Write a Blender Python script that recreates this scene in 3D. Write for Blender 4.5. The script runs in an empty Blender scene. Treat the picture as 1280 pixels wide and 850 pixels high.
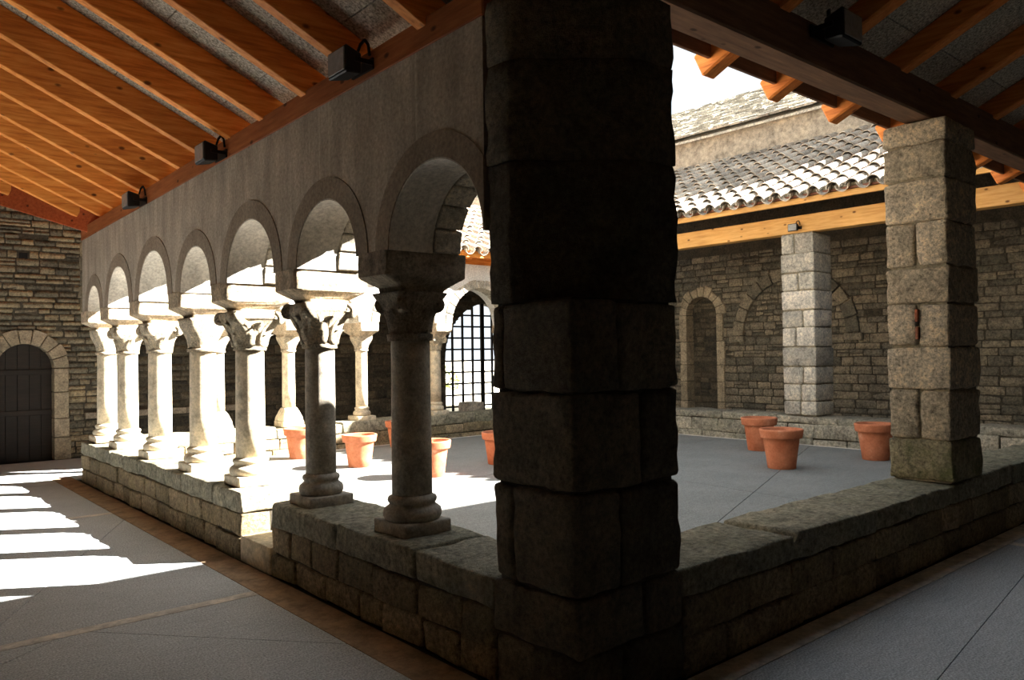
import bpy, bmesh, math, random
from mathutils import Vector, Matrix, noise

random.seed(7)
SC = bpy.context.scene
COL = SC.collection

# ------------------------------------------------------------------ camera
YAW, PITCH, ROLL, FPX = math.radians(40.68), math.radians(0.93), math.radians(-0.83), 976.6
CAM = Vector((-2.378, -2.371, 1.6))
F = Vector((math.sin(YAW)*math.cos(PITCH), math.cos(YAW)*math.cos(PITCH), math.sin(PITCH)))
R = Vector((math.cos(YAW), -math.sin(YAW), 0))
U = R.cross(F)
R2 = R*math.cos(ROLL)+U*math.sin(ROLL)
U2 = -R*math.sin(ROLL)+U*math.cos(ROLL)
cam_data = bpy.data.cameras.new('camera')
cam = bpy.data.objects.new('camera', cam_data)
COL.objects.link(cam)
M = Matrix((R2, U2, -F)).transposed().to_4x4()
M.translation = CAM
cam.matrix_world = M
cam_data.sensor_width = 36
cam_data.lens = FPX/1280*36
cam_data.clip_start = 0.05
cam_data.clip_end = 400
SC.camera = cam

# ------------------------------------------------------------------ sky, sun, exposure
world = bpy.data.worlds.new('world')
SC.world = world
world.use_nodes = True
bg = world.node_tree.nodes['Background']
bg.inputs['Color'].default_value = (0.84, 0.92, 1.0, 1)
bg.inputs['Strength'].default_value = 0.40
sun_data = bpy.data.lights.new('sun', 'SUN')
sun_data.energy = 17.0
sun_data.angle = math.radians(0.55)
sun_data.color = (1.0, 0.96, 0.90)
sun = bpy.data.objects.new('sun', sun_data)
COL.objects.link(sun)
SUN_DIR = Vector((-1.0, 0.66, -0.78))
sun.rotation_euler = SUN_DIR.to_track_quat('-Z', 'Y').to_euler()
sun.location = (20, -14, 20)
SC.view_settings.view_transform = 'Standard'
SC.view_settings.look = 'None'
SC.view_settings.exposure = 1.75
SC.view_settings.gamma = 1.0
SC.view_settings.use_curve_mapping = False
SC.cycles.max_bounces = 14
SC.cycles.diffuse_bounces = 9

# ------------------------------------------------------------------ materials
def srgb(r, g, b):
    f = lambda c: (c/12.92 if c <= .04045 else ((c+.055)/1.055)**2.4)
    return (f(r/255), f(g/255), f(b/255), 1)

class NT:
    def __init__(s, name):
        s.m = bpy.data.materials.new(name); s.m.use_nodes = True
        s.t = s.m.node_tree; s.n = s.t.nodes; s.l = s.t.links
        s.b = s.n['Principled BSDF']
    def node(s, typ, **kw):
        n = s.n.new(typ)
        for k, v in kw.items():
            if k in n.inputs: n.inputs[k].default_value = v
            else: setattr(n, k, v)
        return n
    def link(s, a, b): s.l.new(a, b)
    def coord(s, scale=(1, 1, 1), kind='Object', rot=(0, 0, 0)):
        tc = s.n.new('ShaderNodeTexCoord'); mp = s.n.new('ShaderNodeMapping')
        if kind == 'World':
            g = s.n.new('ShaderNodeNewGeometry'); s.link(g.outputs['Position'], mp.inputs['Vector'])
        else:
            s.link(tc.outputs[kind], mp.inputs['Vector'])
        mp.inputs['Scale'].default_value = scale
        mp.inputs['Rotation'].default_value = rot
        return mp.outputs['Vector']
    def noise(s, vec, scale, detail=5, rough=.6):
        n = s.node('ShaderNodeTexNoise'); n.inputs['Scale'].default_value = scale
        n.inputs['Detail'].default_value = detail; n.inputs['Roughness'].default_value = rough
        s.link(vec, n.inputs['Vector']); return n.outputs['Fac']
    def ramp(s, fac, stops):
        r = s.n.new('ShaderNodeValToRGB'); e = r.color_ramp.elements
        while len(e) < len(stops): e.new(.5)
        for el, (p, c) in zip(e, stops):
            el.position = p; el.color = c if len(c) == 4 else (*c, 1)
        s.link(fac, r.inputs['Fac']); return r.outputs['Color']
    def mix(s, fac, a, b, mode='MIX'):
        m = s.n.new('ShaderNodeMix'); m.data_type = 'RGBA'; m.blend_type = mode
        for v, i in ((fac, m.inputs[0]), (a, m.inputs[6]), (b, m.inputs[7])):
            if hasattr(v, 'links'): s.link(v, i)
            elif isinstance(v, (int, float)): i.default_value = v
            else: i.default_value = v
        return m.outputs[2]
    def math(s, op, a, b=0.):
        m = s.n.new('ShaderNodeMath'); m.operation = op
        for v, i in ((a, m.inputs[0]), (b, m.inputs[1])):
            if hasattr(v, 'links'): s.link(v, i)
            else: i.default_value = v
        return m.outputs[0]
    def bump(s, h, strength, dist=.01):
        b = s.n.new('ShaderNodeBump'); b.inputs['Strength'].default_value = strength
        b.inputs['Distance'].default_value = dist
        s.link(h, b.inputs['Height']); s.link(b.outputs['Normal'], s.b.inputs['Normal'])
    def rand(s):
        oi = s.n.new('ShaderNodeObjectInfo'); g = s.n.new('ShaderNodeNewGeometry')
        return s.math('FRACT', s.math('ADD', oi.outputs['Random'], g.outputs['Random Per Island']))
    def done(s, color, rough=.9):
        if hasattr(color, 'links'): s.link(color, s.b.inputs['Base Color'])
        else: s.b.inputs['Base Color'].default_value = color
        s.b.inputs['Roughness'].default_value = rough
        s.b.inputs['Specular IOR Level'].default_value = .25
        return s.m

MATS = {}
def stone_mat(name, cols, sc=6., bump=.6, moss=0., spots=.25, rough=.92):
    """cols: three sRGB triples dark, mid, light; a per stone tint picks among them."""
    t = NT(name)
    v = t.coord((1, 1, 1), 'World')
    c = t.ramp(t.rand(), [(0, srgb(*cols[0])), (.5, srgb(*cols[1])), (1, srgb(*cols[2]))])
    n1 = t.noise(v, sc, 8, .65)
    n2 = t.noise(v, sc*4.5, 9, .78)
    c = t.mix(1.0, c, t.ramp(n1, [(.3, (.55, .55, .55)), (.5, (1, 1, 1)), (.72, (1.35, 1.3, 1.22))]), 'MULTIPLY')
    c = t.mix(min(1., spots*3.2), c, t.ramp(n2, [(.34, (.28, .27, .26)), (.5, (1, 1, 1)), (.66, (1.7, 1.66, 1.6))]), 'MULTIPLY')
    n4 = t.noise(v, sc*26, 3, .7)
    c = t.mix(min(1., spots*1.6), c, t.ramp(n4, [(.34, (.5, .5, .5)), (.5, (1, 1, 1)), (.66, (1.4, 1.38, 1.34))]), 'MULTIPLY')
    if moss:
        n3 = t.noise(v, 3.5, 6, .7)
        c = t.mix(t.math('MULTIPLY', t.ramp(n3, [(.45, (0, 0, 0)), (.62, (1, 1, 1))]), moss), c, srgb(92, 104, 48))
    h = t.math('ADD', t.math('ADD', t.math('MULTIPLY', n1, 1.0), t.math('MULTIPLY', n2, .8)), t.math('MULTIPLY', n4, .3))
    t.bump(h, min(1., bump), .05)
    MATS[name] = t.done(c, rough); return MATS[name]

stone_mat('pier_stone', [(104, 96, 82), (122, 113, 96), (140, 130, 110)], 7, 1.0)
stone_mat('low_wall_stone', [(146, 132, 106), (172, 152, 120), (190, 170, 138)], 7, 1., .2, .3)
stone_mat('coping_stone', [(152, 148, 128), (166, 160, 140), (180, 174, 152)], 6, 1., .16, .3)
stone_mat('east_low_stone', [(150, 146, 132), (172, 166, 150), (194, 186, 168)], 6, .9, .12, .3)
stone_mat('pillar_stone', [(176, 164, 142), (200, 184, 158), (214, 198, 172)], 9, 1.0, .03, .34)
stone_mat('pillar_mossy', [(150, 140, 112), (156, 146, 118), (160, 150, 122)], 8, 1.0, .6, .34)
stone_mat('east_pier_stone', [(170, 166, 156), (206, 200, 186), (230, 222, 208)], 6, .8)
stone_mat('rubble', [(104, 100, 88), (136, 128, 112), (160, 148, 126)], 6, .9, 0, .3)
stone_mat('rubble_far', [(112, 108, 94), (146, 136, 114), (176, 160, 128)], 6, .9, 0, .3)
stone_mat('mortar', [(150, 140, 118), (150, 140, 118), (150, 140, 118)], 6, .8)
stone_mat('mortar_dark', [(84, 78, 66), (84, 78, 66), (84, 78, 66)], 6, .8)
stone_mat('door_arch_stone', [(150, 138, 116), (164, 150, 126), (176, 162, 138)], 8, .5)
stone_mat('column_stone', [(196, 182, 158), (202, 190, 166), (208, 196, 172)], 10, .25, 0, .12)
stone_mat('column_shaded', [(162, 154, 140), (166, 158, 144), (170, 162, 148)], 12, .3, 0, .15)  # same column stone, shade put into its colour for the unlit shafts
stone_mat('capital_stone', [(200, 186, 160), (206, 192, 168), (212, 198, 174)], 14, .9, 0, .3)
stone_mat('capital_shaded', [(158, 146, 128), (162, 150, 132), (166, 154, 136)], 14, .9, 0, .3)  # capital stone again, darkened to paint the shade on the first column
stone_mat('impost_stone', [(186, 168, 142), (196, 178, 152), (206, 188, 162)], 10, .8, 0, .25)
stone_mat('impost_shaded', [(160, 147, 128), (164, 151, 132), (168, 155, 136)], 10, .8, 0, .25)  # impost stone with shade in its colour; the ledge course shares it
stone_mat('court_voussoir', [(170, 164, 150), (190, 182, 166), (208, 200, 184)], 8, .6)
stone_mat('church_plaster', [(160, 150, 134), (160, 150, 134), (160, 150, 134)], 2.2, .4, 0, .2)
stone_mat('slate', [(150, 144, 132), (182, 176, 162), (214, 208, 194)], 6, .6)
stone_mat('step_stone', [(190, 174, 146), (198, 182, 154), (204, 190, 162)], 7, .3, 0, .12)
stone_mat('curb_band', [(150, 126, 102), (158, 132, 106), (164, 140, 114)], 5, .2, 0, .1)
stone_mat('pale_strip', [(206, 200, 190), (212, 206, 196), (218, 212, 202)], 6, .2, 0, .1)
stone_mat('tile_clay', [(150, 142, 130), (178, 168, 154), (200, 190, 174)], 6, .4, 0, .25)
stone_mat('brick_chip', [(150, 84, 60), (160, 92, 66), (140, 90, 70)], 10, .6)
stone_mat('gravel', [(225, 220, 205), (225, 220, 205), (225, 220, 205)], 8, .3)
stone_mat('dark_rubble', [(70, 66, 58), (92, 85, 72), (112, 103, 86)], 5, .9)

def floor_mat(name, a, b):
    t = NT(name); v = t.coord((1, 1, 1), 'World')
    n1 = t.noise(v, 1.6, 6, .6); n2 = t.noise(v, 90, 4, .75); n3 = t.noise(t.coord((2, 12, 1), 'World', rot=(0, 0, .6)), 3, 5, .6)
    c = t.mix(n1, srgb(*a), srgb(*b))
    c = t.mix(1., c, t.ramp(n2, [(.34, (.5, .5, .5)), (.5, (1, 1, 1)), (.66, (1.6, 1.6, 1.6))]), 'MULTIPLY')
    c = t.mix(.35, c, t.ramp(n3, [(.3, (.7, .7, .7)), (.6, (1.15, 1.15, 1.15))]), 'MULTIPLY')
    t.bump(t.math('ADD', n2, t.math('MULTIPLY', n3, .6)), .25, .01)
    MATS[name] = t.done(c, .8); return MATS[name]
floor_mat('gallery_floor', (160, 164, 167), (188, 191, 192))
floor_mat('court_floor', (110, 112, 110), (136, 137, 133))
floor_mat('joint', (52, 48, 43), (60, 56, 50))

def plaster_mat(name, base, streak=.35, drips=()):
    t = NT(name); v = t.coord((1, 1, 1), 'World')
    n1 = t.noise(t.coord((3, 3, .6), 'World'), 2.2, 6, .6); n2 = t.noise(v, 40, 5, .7); n3 = t.noise(v, 2.5, 5, .6)
    c = t.mix(streak, srgb(*base), t.ramp(n1, [(.3, srgb(*[x*.72 for x in base])), (.7, srgb(*[min(255, x*1.16) for x in base]))]))
    c = t.mix(.9, c, t.ramp(n2, [(.35, (.72, .72, .72)), (.65, (1.25, 1.25, 1.23))]), 'MULTIPLY')
    c = t.mix(.8, c, t.ramp(n3, [(.3, (.82, .8, .78)), (.7, (1.12, 1.12, 1.12))]), 'MULTIPLY')
    if drips:
        sx = t.n.new('ShaderNodeSeparateXYZ'); g = t.n.new('ShaderNodeNewGeometry'); t.link(g.outputs['Position'], sx.inputs[0])
        wob = t.math('MULTIPLY', t.math('SUBTRACT', t.noise(v, 9, 3), .5), .03)
        for (yy, zlo, w) in drips:
            d = t.math('ABSOLUTE', t.math('SUBTRACT', t.math('ADD', sx.outputs['Y'], wob), yy))
            f = t.math('MULTIPLY', t.math('LESS_THAN', d, w), t.math('GREATER_THAN', sx.outputs['Z'], zlo))
            f = t.math('MULTIPLY', f, t.ramp(t.noise(v, 30, 4), [(.4, (.15, .15, .15)), (.6, (.8, .8, .8))]))
            c = t.mix(f, c, srgb(196, 186, 166))
    t.bump(t.math('ADD', n2, n3), .3, .012)
    MATS[name] = t.done(c, .95); return MATS[name]
plaster_mat('plaster', (176, 165, 150), .6, [(2.17, 2.75, .009), (2.30, 2.5, .008), (1.17, 2.68, .008), (2.45, 2.9, .006)])
plaster_mat('plaster_band', (146, 133, 117), .3)
plaster_mat('soffit_plaster', (196, 190, 180), .4)
plaster_mat('whitewash', (226, 224, 218), .2)

def wood_mat(name, dark, mid, light, axis='X', knots=True):
    t = NT(name)
    sc = {'X': (1.2, 14, 14), 'Y': (14, 1.2, 14)}[axis]
    v = t.coord(sc, 'World'); v1 = t.coord((1, 1, 1), 'World')
    n = t.noise(v, 2.4, 7, .65); n2 = t.noise(v1, 1.2, 3, .5)
    c = t.ramp(n, [(.3, srgb(*dark)), (.5, srgb(*mid)), (.72, srgb(*light))])
    c = t.mix(.6, c, t.ramp(n2, [(.3, (.75, .72, .7)), (.7, (1.18, 1.15, 1.1))]), 'MULTIPLY')
    c = t.mix(.5, c, t.ramp(t.rand(), [(0, (.78, .75, .72)), (1, (1.2, 1.2, 1.2))]), 'MULTIPLY')
    if knots:
        vo = t.node('ShaderNodeTexVoronoi'); vo.inputs['Scale'].default_value = 1.0
        t.link(t.coord({'X': (4, 7, 7), 'Y': (7, 4, 7)}[axis], 'World'), vo.inputs['Vector'])
        t.link(vo.outputs['Distance'], (r := t.n.new('ShaderNodeValToRGB')).inputs['Fac'])
        r.color_ramp.elements[0].position = .07; r.color_ramp.elements[0].color = (.25, .2, .18, 1)
        r.color_ramp.elements[1].position = .14; r.color_ramp.elements[1].color = (1, 1, 1, 1)
        c = t.mix(1., c, r.outputs['Color'], 'MULTIPLY')
    t.bump(n, .2, .006)
    MATS[name] = t.done(c, .6); return MATS[name]
wood_mat('rafter_wood_x', (192, 106, 42), (228, 144, 64), (246, 176, 96), 'X')
wood_mat('rafter_wood_y', (190, 104, 44), (224, 136, 64), (240, 164, 90), 'Y')
wood_mat('beam_wood_y', (140, 82, 46), (168, 102, 60), (188, 122, 76), 'Y')
wood_mat('beam_wood_x', (92, 68, 54), (114, 86, 68), (136, 104, 82), 'X')
wood_mat('new_wood_y', (206, 152, 84), (226, 176, 106), (238, 194, 128), 'Y')
wood_mat('hip_wood', (140, 62, 30), (172, 82, 42), (190, 104, 58), 'X')
wood_mat('door_wood', (34, 29, 24), (44, 38, 32), (56, 48, 40), 'X', False)

def panel_mat():
    t = NT('roof_panel'); v = t.coord((1, 1, 1), 'World')
    n = t.noise(v, 55, 4, .75); n2 = t.noise(v, 3, 4, .6)
    c = t.ramp(n, [(.34, srgb(96, 90, 80)), (.5, srgb(182, 174, 158)), (.66, srgb(232, 226, 210))])
    c = t.mix(.4, c, t.ramp(n2, [(.3, (.8, .8, .8)), (.7, (1.15, 1.15, 1.15))]), 'MULTIPLY')
    t.bump(n, .4, .008); MATS['roof_panel'] = t.done(c, .95)
panel_mat()
def terracotta():
    t = NT('terracotta'); v = t.coord((1, 1, 1), 'World')
    n = t.noise(v, 5, 6, .6); n2 = t.noise(v, 40, 4, .7)
    c = t.ramp(n, [(.3, srgb(170, 98, 66)), (.6, srgb(198, 126, 92)), (.8, srgb(216, 164, 134))])
    c = t.mix(.4, c, t.ramp(n2, [(.35, (.8, .8, .8)), (.65, (1.15, 1.15, 1.15))]), 'MULTIPLY')
    t.bump(n2, .15, .004); MATS['terracotta'] = t.done(c, .85)
terracotta()
def plain(name, c, rough=.6, metal=0.):
    t = NT(name); v = t.coord((1, 1, 1), 'World')
    n = t.noise(v, 30, 4, .6)
    col = t.mix(.3, srgb(*c), t.ramp(n, [(.3, srgb(*[x*.7 for x in c])), (.7, srgb(*[min(255, x*1.2) for x in c]))]))
    t.b.inputs['Metallic'].default_value = metal
    MATS[name] = t.done(col, rough)
plain('lamp_black', (30, 30, 31), .5); plain('lamp_lens', (150, 152, 150), .2); plain('iron', (36, 32, 29), .6, .4)
plain('gutter_copper', (126, 82, 62), .5, .2); plain('soil', (64, 50, 38), .95); plain('cable', (22, 22, 22), .6)
plain('leaf_green', (120, 134, 62), .7); plain('twig', (92, 76, 54), .9)

# ------------------------------------------------------------------ helpers
def tag(o, label=None, cat=None, group=None, kind=None):
    if label: o['label'] = label
    if cat: o['category'] = cat
    if group: o['group'] = group
    if kind: o['kind'] = kind
    return o
def empty(name, loc, label=None, cat=None, group=None):
    o = bpy.data.objects.new(name, None); COL.objects.link(o); o.location = loc
    o.empty_display_size = .1
    return tag(o, label, cat, group)
def add(name, me, mat, parent=None, loc=None, rotz=0., scale=None, smooth=False):
    """link one mesh object; loc is a WORLD location (or the mesh is in world coordinates)"""
    o = bpy.data.objects.new(name, me); COL.objects.link(o)
    if mat and not me.materials: me.materials.append(MATS[mat])
    m = Matrix.Translation(loc or (0, 0, 0)) @ Matrix.Rotation(rotz, 4, 'Z')
    if scale: m = m @ Matrix.Diagonal((*scale, 1))
    if parent is not None:
        o.parent = parent
        o.matrix_parent_inverse = Matrix.Identity(4)
        m = wmat(parent).inverted() @ m
    o.matrix_basis = m
    if smooth: me.shade_smooth()
    return o
def wmat(o):
    m = o.matrix_basis.copy()
    while o.parent: o = o.parent; m = o.matrix_basis @ m
    return m
def mesh(verts, faces, name='mesh', fix=True):
    me = bpy.data.meshes.new(name); me.from_pydata([tuple(v) for v in verts], [], faces)
    if fix:
        bm = bmesh.new(); bm.from_mesh(me); bmesh.ops.recalc_face_normals(bm, faces=bm.faces); bm.to_mesh(me); bm.free()
    me.update(); return me
def bm_mesh(bm, name='mesh'):
    bmesh.ops.recalc_face_normals(bm, faces=bm.faces)
    me = bpy.data.meshes.new(name); bm.to_mesh(me); bm.free(); return me
def box_me(x0, x1, y0, y1, z0, z1, bevel=0.):
    bm = bmesh.new(); r = bmesh.ops.create_cube(bm, size=1)
    for v in bm.verts:
        v.co = Vector((x0+(v.co.x+.5)*(x1-x0), y0+(v.co.y+.5)*(y1-y0), z0+(v.co.z+.5)*(z1-z0)))
    if bevel: bmesh.ops.bevel(bm, geom=bm.edges[:], offset=bevel, segments=1, affect='EDGES', profile=.5)
    return bm_mesh(bm)
def bar_me(p, q, w, h, up=Vector((0, 0, 1)), bevel=0., hang=0.):
    """a bar from p to q (centre of its BOTTOM face when hang=0), width w, height h"""
    p = Vector(p); q = Vector(q); d = (q-p).normalized(); s = d.cross(up).normalized(); n = s.cross(d).normalized()
    vs = []
    for c in (p, q):
        for a, b in ((-1, 0), (1, 0), (1, 1), (-1, 1)): vs.append(c+s*a*w/2+n*(b*h-hang))
    me = mesh(vs, [(0, 1, 2, 3), (4, 5, 6, 7), (0, 1, 5, 4), (1, 2, 6, 5), (2, 3, 7, 6), (3, 0, 4, 7)])
    if bevel:
        bm = bmesh.new(); bm.from_mesh(me); bmesh.ops.bevel(bm, geom=bm.edges[:], offset=bevel, segments=1, affect='EDGES')
        bm.to_mesh(me); bm.free()
    return me
def stone_me(w, d, h, seed=0, res=.12, rnd=.03, rough=.012, nmin=2, warp=.0):
    """irregular rounded block centred on its base-centre origin (x width, y depth, z height)"""
    nx, ny, nz = [max(nmin, int(round(s/res))) for s in (w, d, h)]
    vs = {}; V = []; Fc = []
    off = Vector((seed*7.31, seed*3.17, seed*1.93))
    rs = random.Random(seed)
    tl = [rs.uniform(-warp, warp) for _ in range(4)]
    rnd = min(rnd, w*.3, d*.3, h*.3)
    hw, hd, hh = w/2, d/2, h/2
    def edgepos(i, n, half):     # rows close to the edges so that rounding stays tight
        t = i/n*2-1
        if n >= 3:
            if i == 0 or i == n: return t*half
            if i == 1: return -half+rnd
            if i == n-1: return half-rnd
        return t*half
    def vert(i, j, k):
        key = (i, j, k)
        if key in vs: return vs[key]
        p = Vector((edgepos(i, nx, hw), edgepos(j, ny, hd), edgepos(k, nz, hh)))
        inner = Vector((max(-hw+rnd, min(hw-rnd, p.x)), max(-hd+rnd, min(hd-rnd, p.y)), max(-hh+rnd, min(hh-rnd, p.z))))
        dl = p-inner
        if dl.length > 1e-6:
            nrm = dl.normalized(); p = inner+nrm*rnd
        else: nrm = Vector((0, 0, 0))
        nn = Vector((noise.noise(p*9+off), noise.noise(p*9+off+Vector((31, 0, 0))), noise.noise(p*9+off+Vector((0, 57, 0)))))
        p += nn*rough
        p += nrm*noise.noise(p*22+off)*rough*.7
        if warp:
            u, v_ = p.x/w+.5, p.z/h+.5
            p.x += (tl[0]*(1-v_)+tl[1]*v_); p.z += (tl[2]*(1-u)+tl[3]*u)
        vs[key] = len(V); V.append(p+Vector((0, 0, hh))); return vs[key]
    for i in range(nx):
        for k in range(nz):
            for j in (0, ny):
                q = [vert(i, j, k), vert(i+1, j, k), vert(i+1, j, k+1), vert(i, j, k+1)]; Fc.append(q if j == 0 else q[::-1])
    for j in range(ny):
        for k in range(nz):
            for i in (0, nx):
                q = [vert(i, j, k), vert(i, j+1, k), vert(i, j+1, k+1), vert(i, j, k+1)]; Fc.append(q[::-1] if i == 0 else q)
    for i in range(nx):
        for j in range(ny):
            for k in (0, nz):
                q = [vert(i, j, k), vert(i+1, j, k), vert(i+1, j+1, k), vert(i, j+1, k)]; Fc.append(q[::-1] if k == 0 else q)
    me = bpy.data.meshes.new('stone'); me.from_pydata([tuple(v) for v in V], [], Fc); me.update(); me.shade_smooth()
    return me
def lathe_me(profile, n=28, cx=0., cy=0.):
    vs = []; fs = []
    for (r, z) in profile:
        for i in range(n):
            a = 2*math.pi*i/n; vs.append((cx+r*math.cos(a), cy+r*math.sin(a), z))
    for k in range(len(profile)-1):
        for i in range(n):
            j = (i+1) % n; fs.append((k*n+i, k*n+j, (k+1)*n+j, (k+1)*n+i))
    fs.append(tuple(range(n))[::-1]); fs.append(tuple((len(profile)-1)*n+i for i in range(n)))
    return mesh(vs, fs)
def loft_me(levels, n=32, rough=0., seed=0, sub=3):
    """levels: (z, half_x, half_y, squareness, cx) lofted rounded rectangles"""
    L = []
    for a, b in zip(levels[:-1], levels[1:]):
        for s in range(sub): t = s/sub; L.append(tuple(a[i]*(1-t)+b[i]*t for i in range(5)))
    L.append(levels[-1]); vs = []; fs = []
    for (z, hx, hy, sq, cx) in L:
        e = 2/(2+sq*10)
        for i in range(n):
            a = 2*math.pi*(i+.5)/n; c, s_ = math.cos(a), math.sin(a)
            p = Vector((cx+hx*math.copysign(abs(c)**e, c), hy*math.copysign(abs(s_)**e, s_), z))
            if rough:
                q = p*13+Vector((seed*5.3, 0, 0)); p += Vector((noise.noise(q), noise.noise(q+Vector((9, 9, 9))), .4*noise.noise(q+Vector((3, 30, 3)))))*rough
            vs.append(p)
    for k in range(len(L)-1):
        for i in range(n):
            j = (i+1) % n; fs.append((k*n+i, k*n+j, (k+1)*n+j, (k+1)*n+i))
    fs.append(tuple(range(n))[::-1]); fs.append(tuple((len(L)-1)*n+i for i in range(n)))
    return mesh(vs, fs)
def profile_wall(prof, top, d0, d1, P, top1=None, nsub=1):
    """prof: bottom profile [(u,z)...] left to right (vertical jumps allowed); top(u); extruded d0..d1; P maps (u,d,z)->world"""
    vs = []; fs = []
    top1 = top1 or top
    n = len(prof)
    for d, tp in ((d0, top), (d1, top1)):
        for (u, z) in prof: vs.append(P(u, d, z))
        for (u, z) in prof: vs.append(P(u, d, tp(u)))
    for i in range(n-1):
        if abs(prof[i+1][0]-prof[i][0]) > 1e-6:
            fs.append((i, i+1, n+i+1, n+i)); fs.append((2*n+i, 3*n+i, 3*n+i+1, 2*n+i+1))
            fs.append((n+i, n+i+1, 3*n+i+1, 3*n+i))
        fs.append((i, 2*n+i, 2*n+i+1, i+1))
    fs.append((0, n, 3*n, 2*n)); fs.append((n-1, 3*n-1, 4*n-1, 2*n-1)) if False else fs.append((n-1, 2*n-1, 4*n-1, 3*n-1))
    return mesh(vs, fs)
def arc_pts(uc, zc, r, n=24, a0=math.pi, a1=0.):
    return [(uc+r*math.cos(a0+(a1-a0)*i/n), zc+r*math.sin(a0+(a1-a0)*i/n)) for i in range(n+1)]
def ring_me(uc, zc, r0, r1, d0, d1, P, a0, a1, n=1, bevel=0.):
    vs = []; fs = []
    for i in range(n+1):
        a = a0+(a1-a0)*i/n
        for r in (r0, r1(a) if callable(r1) else r1):
            for d in (d0, d1): vs.append(P(uc+r*math.cos(a), d, zc+r*math.sin(a)))
    for i in range(n):
        b = 4*i; c = b+4
        fs += [(b, b+1, c+1, c), (b+2, c+2, c+3, b+3), (b, c, c+2, b+2), (b+1, b+3, c+3, c+1)]
    fs += [(0, 2, 3, 1), (4*n, 4*n+1, 4*n+3, 4*n+2)]
    bm = bmesh.new(); bv = [bm.verts.new(v) for v in vs]
    for f in fs: bm.faces.new([bv[i] for i in f])
    bmesh.ops.recalc_face_normals(bm, faces=bm.faces)
    if bevel: bmesh.ops.bevel(bm, geom=bm.edges[:], offset=bevel, segments=1, affect='EDGES')
    return bm_mesh(bm)
PW = lambda u, d, z: Vector((d, u, z))           # west arcade: u = y, depth = +x
PN = lambda u, d, z: Vector((u, 8.75+d, z))      # far arcade : u = x, depth = +y
PNB = lambda u, d, z: Vector((u, 11.8+d, z))     # far gallery's back wall
PE = lambda u, d, z: Vector((11.7+d, u, z))      # east gallery's back wall

POOL = [stone_me(.32, .16, .14, s, .11, .022, .010, 2) for s in range(12)]
def clip_poly(poly, p, n, keep):
    out = []
    for i in range(len(poly)):
        a, b = poly[i], poly[(i+1) % len(poly)]
        da = ((a[0]-p[0])*n[0]+(a[1]-p[1])*n[1])*keep; db = ((b[0]-p[0])*n[0]+(b[1]-p[1])*n[1])*keep
        if da >= 0: out.append(a)
        if (da >= 0) != (db >= 0):
            t = da/(da-db); out.append((a[0]+(b[0]-a[0])*t, a[1]+(b[1]-a[1])*t))
    return out
def paving(parent, name, rect, lines, z0, z1, mat, gap=.004):
    polys = [[(rect[0], rect[2]), (rect[1], rect[2]), (rect[1], rect[3]), (rect[0], rect[3])]]
    for (p, q) in lines:
        L = math.hypot(q[0]-p[0], q[1]-p[1]); n = (-(q[1]-p[1])/L, (q[0]-p[0])/L); new = []
        for po in polys:
            for k in (1, -1):
                pp = (p[0]+n[0]*k*gap, p[1]+n[1]*k*gap); c = clip_poly(po, pp, n, k)
                if len(c) > 2: new.append(c)
        polys = new
    for po in polys:
        k = len(po); vs = [(x, y, z0) for x, y in po]+[(x, y, z1) for x, y in po]
        fs = [tuple(range(k))[::-1], tuple(range(k, 2*k))]+[(i, (i+1) % k, k+(i+1) % k, k+i) for i in range(k)]
        add(name, mesh(vs, fs), mat, parent)

def fill_stones(parent, u0, u1, z0, z1, P, rotz, wr, hr, mat, holes=None, limit=300, score=None, proud=.012, seed=1, depth=.16):
    """coursed stones; holes(z) lists intervals of u left open at that height"""
    rs = random.Random(seed); cells = []
    z = z0
    while z < z1-.03:
        h = min(rs.uniform(*hr), z1-z)
        u = u0-rs.uniform(0, wr[0])
        while u < u1-.02:
            w = rs.uniform(*wr); seg = [(max(u, u0), min(u+w, u1))]
            subs = [(z, z+h*.5), (z+h*.5, z+h)] if rs.random() < .12 and h > .11 else [(z, z+h)]
            for (c, d) in subs:
                sg = list(seg)
                for (ha, hb) in (holes((c+d)/2) if holes else ()):
                    nw = []
                    for (a, b) in sg:
                        if b <= ha or a >= hb: nw.append((a, b)); continue
                        if a < ha: nw.append((a, ha))
                        if b > hb: nw.append((hb, b))
                    sg = nw
                cells += [(a, b, c, d) for a, b in sg if b-a > .035]
            u += w
        z += h
    if score: cells.sort(key=lambda c: -score((c[0]+c[1])/2, (c[2]+c[3])/2))
    rest_v = []; rest_f = []
    for i, (a, b, c, d) in enumerate(cells):
        me = POOL[rs.randrange(len(POOL))]
        pr = proud*rs.uniform(.3, 1.8)
        loc = P((a+b)/2, depth/2-pr, c+.002)
        sc = ((b-a-.008)/.32, depth/.16, (d-c-.005)/.14)
        if i < limit:
            add('stone', me, None, parent, loc, rotz, sc)
        else:
            m = Matrix.Translation(loc) @ Matrix.Rotation(rotz, 4, 'Z') @ Matrix.Diagonal((*sc, 1)); k = len(rest_v)
            rest_v += [m @ v.co for v in me.vertices]; rest_f += [tuple(k+x for x in p.vertices) for p in me.polygons]
    if rest_v:
        o = add('stonework', mesh(rest_v, rest_f, fix=False), mat, parent, smooth=True); tag(o, kind='stuff')
def pool_for(mat):
    """a pool of shared stone meshes carrying one material"""
    out = []
    for s in range(12):
        me = POOL0[s].copy(); me.materials.clear(); me.materials.append(MATS[mat]); out.append(me)
    return out
POOL0 = POOL
RZ_E = -math.pi/2       # east wall faces -x : stone width along y

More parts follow.
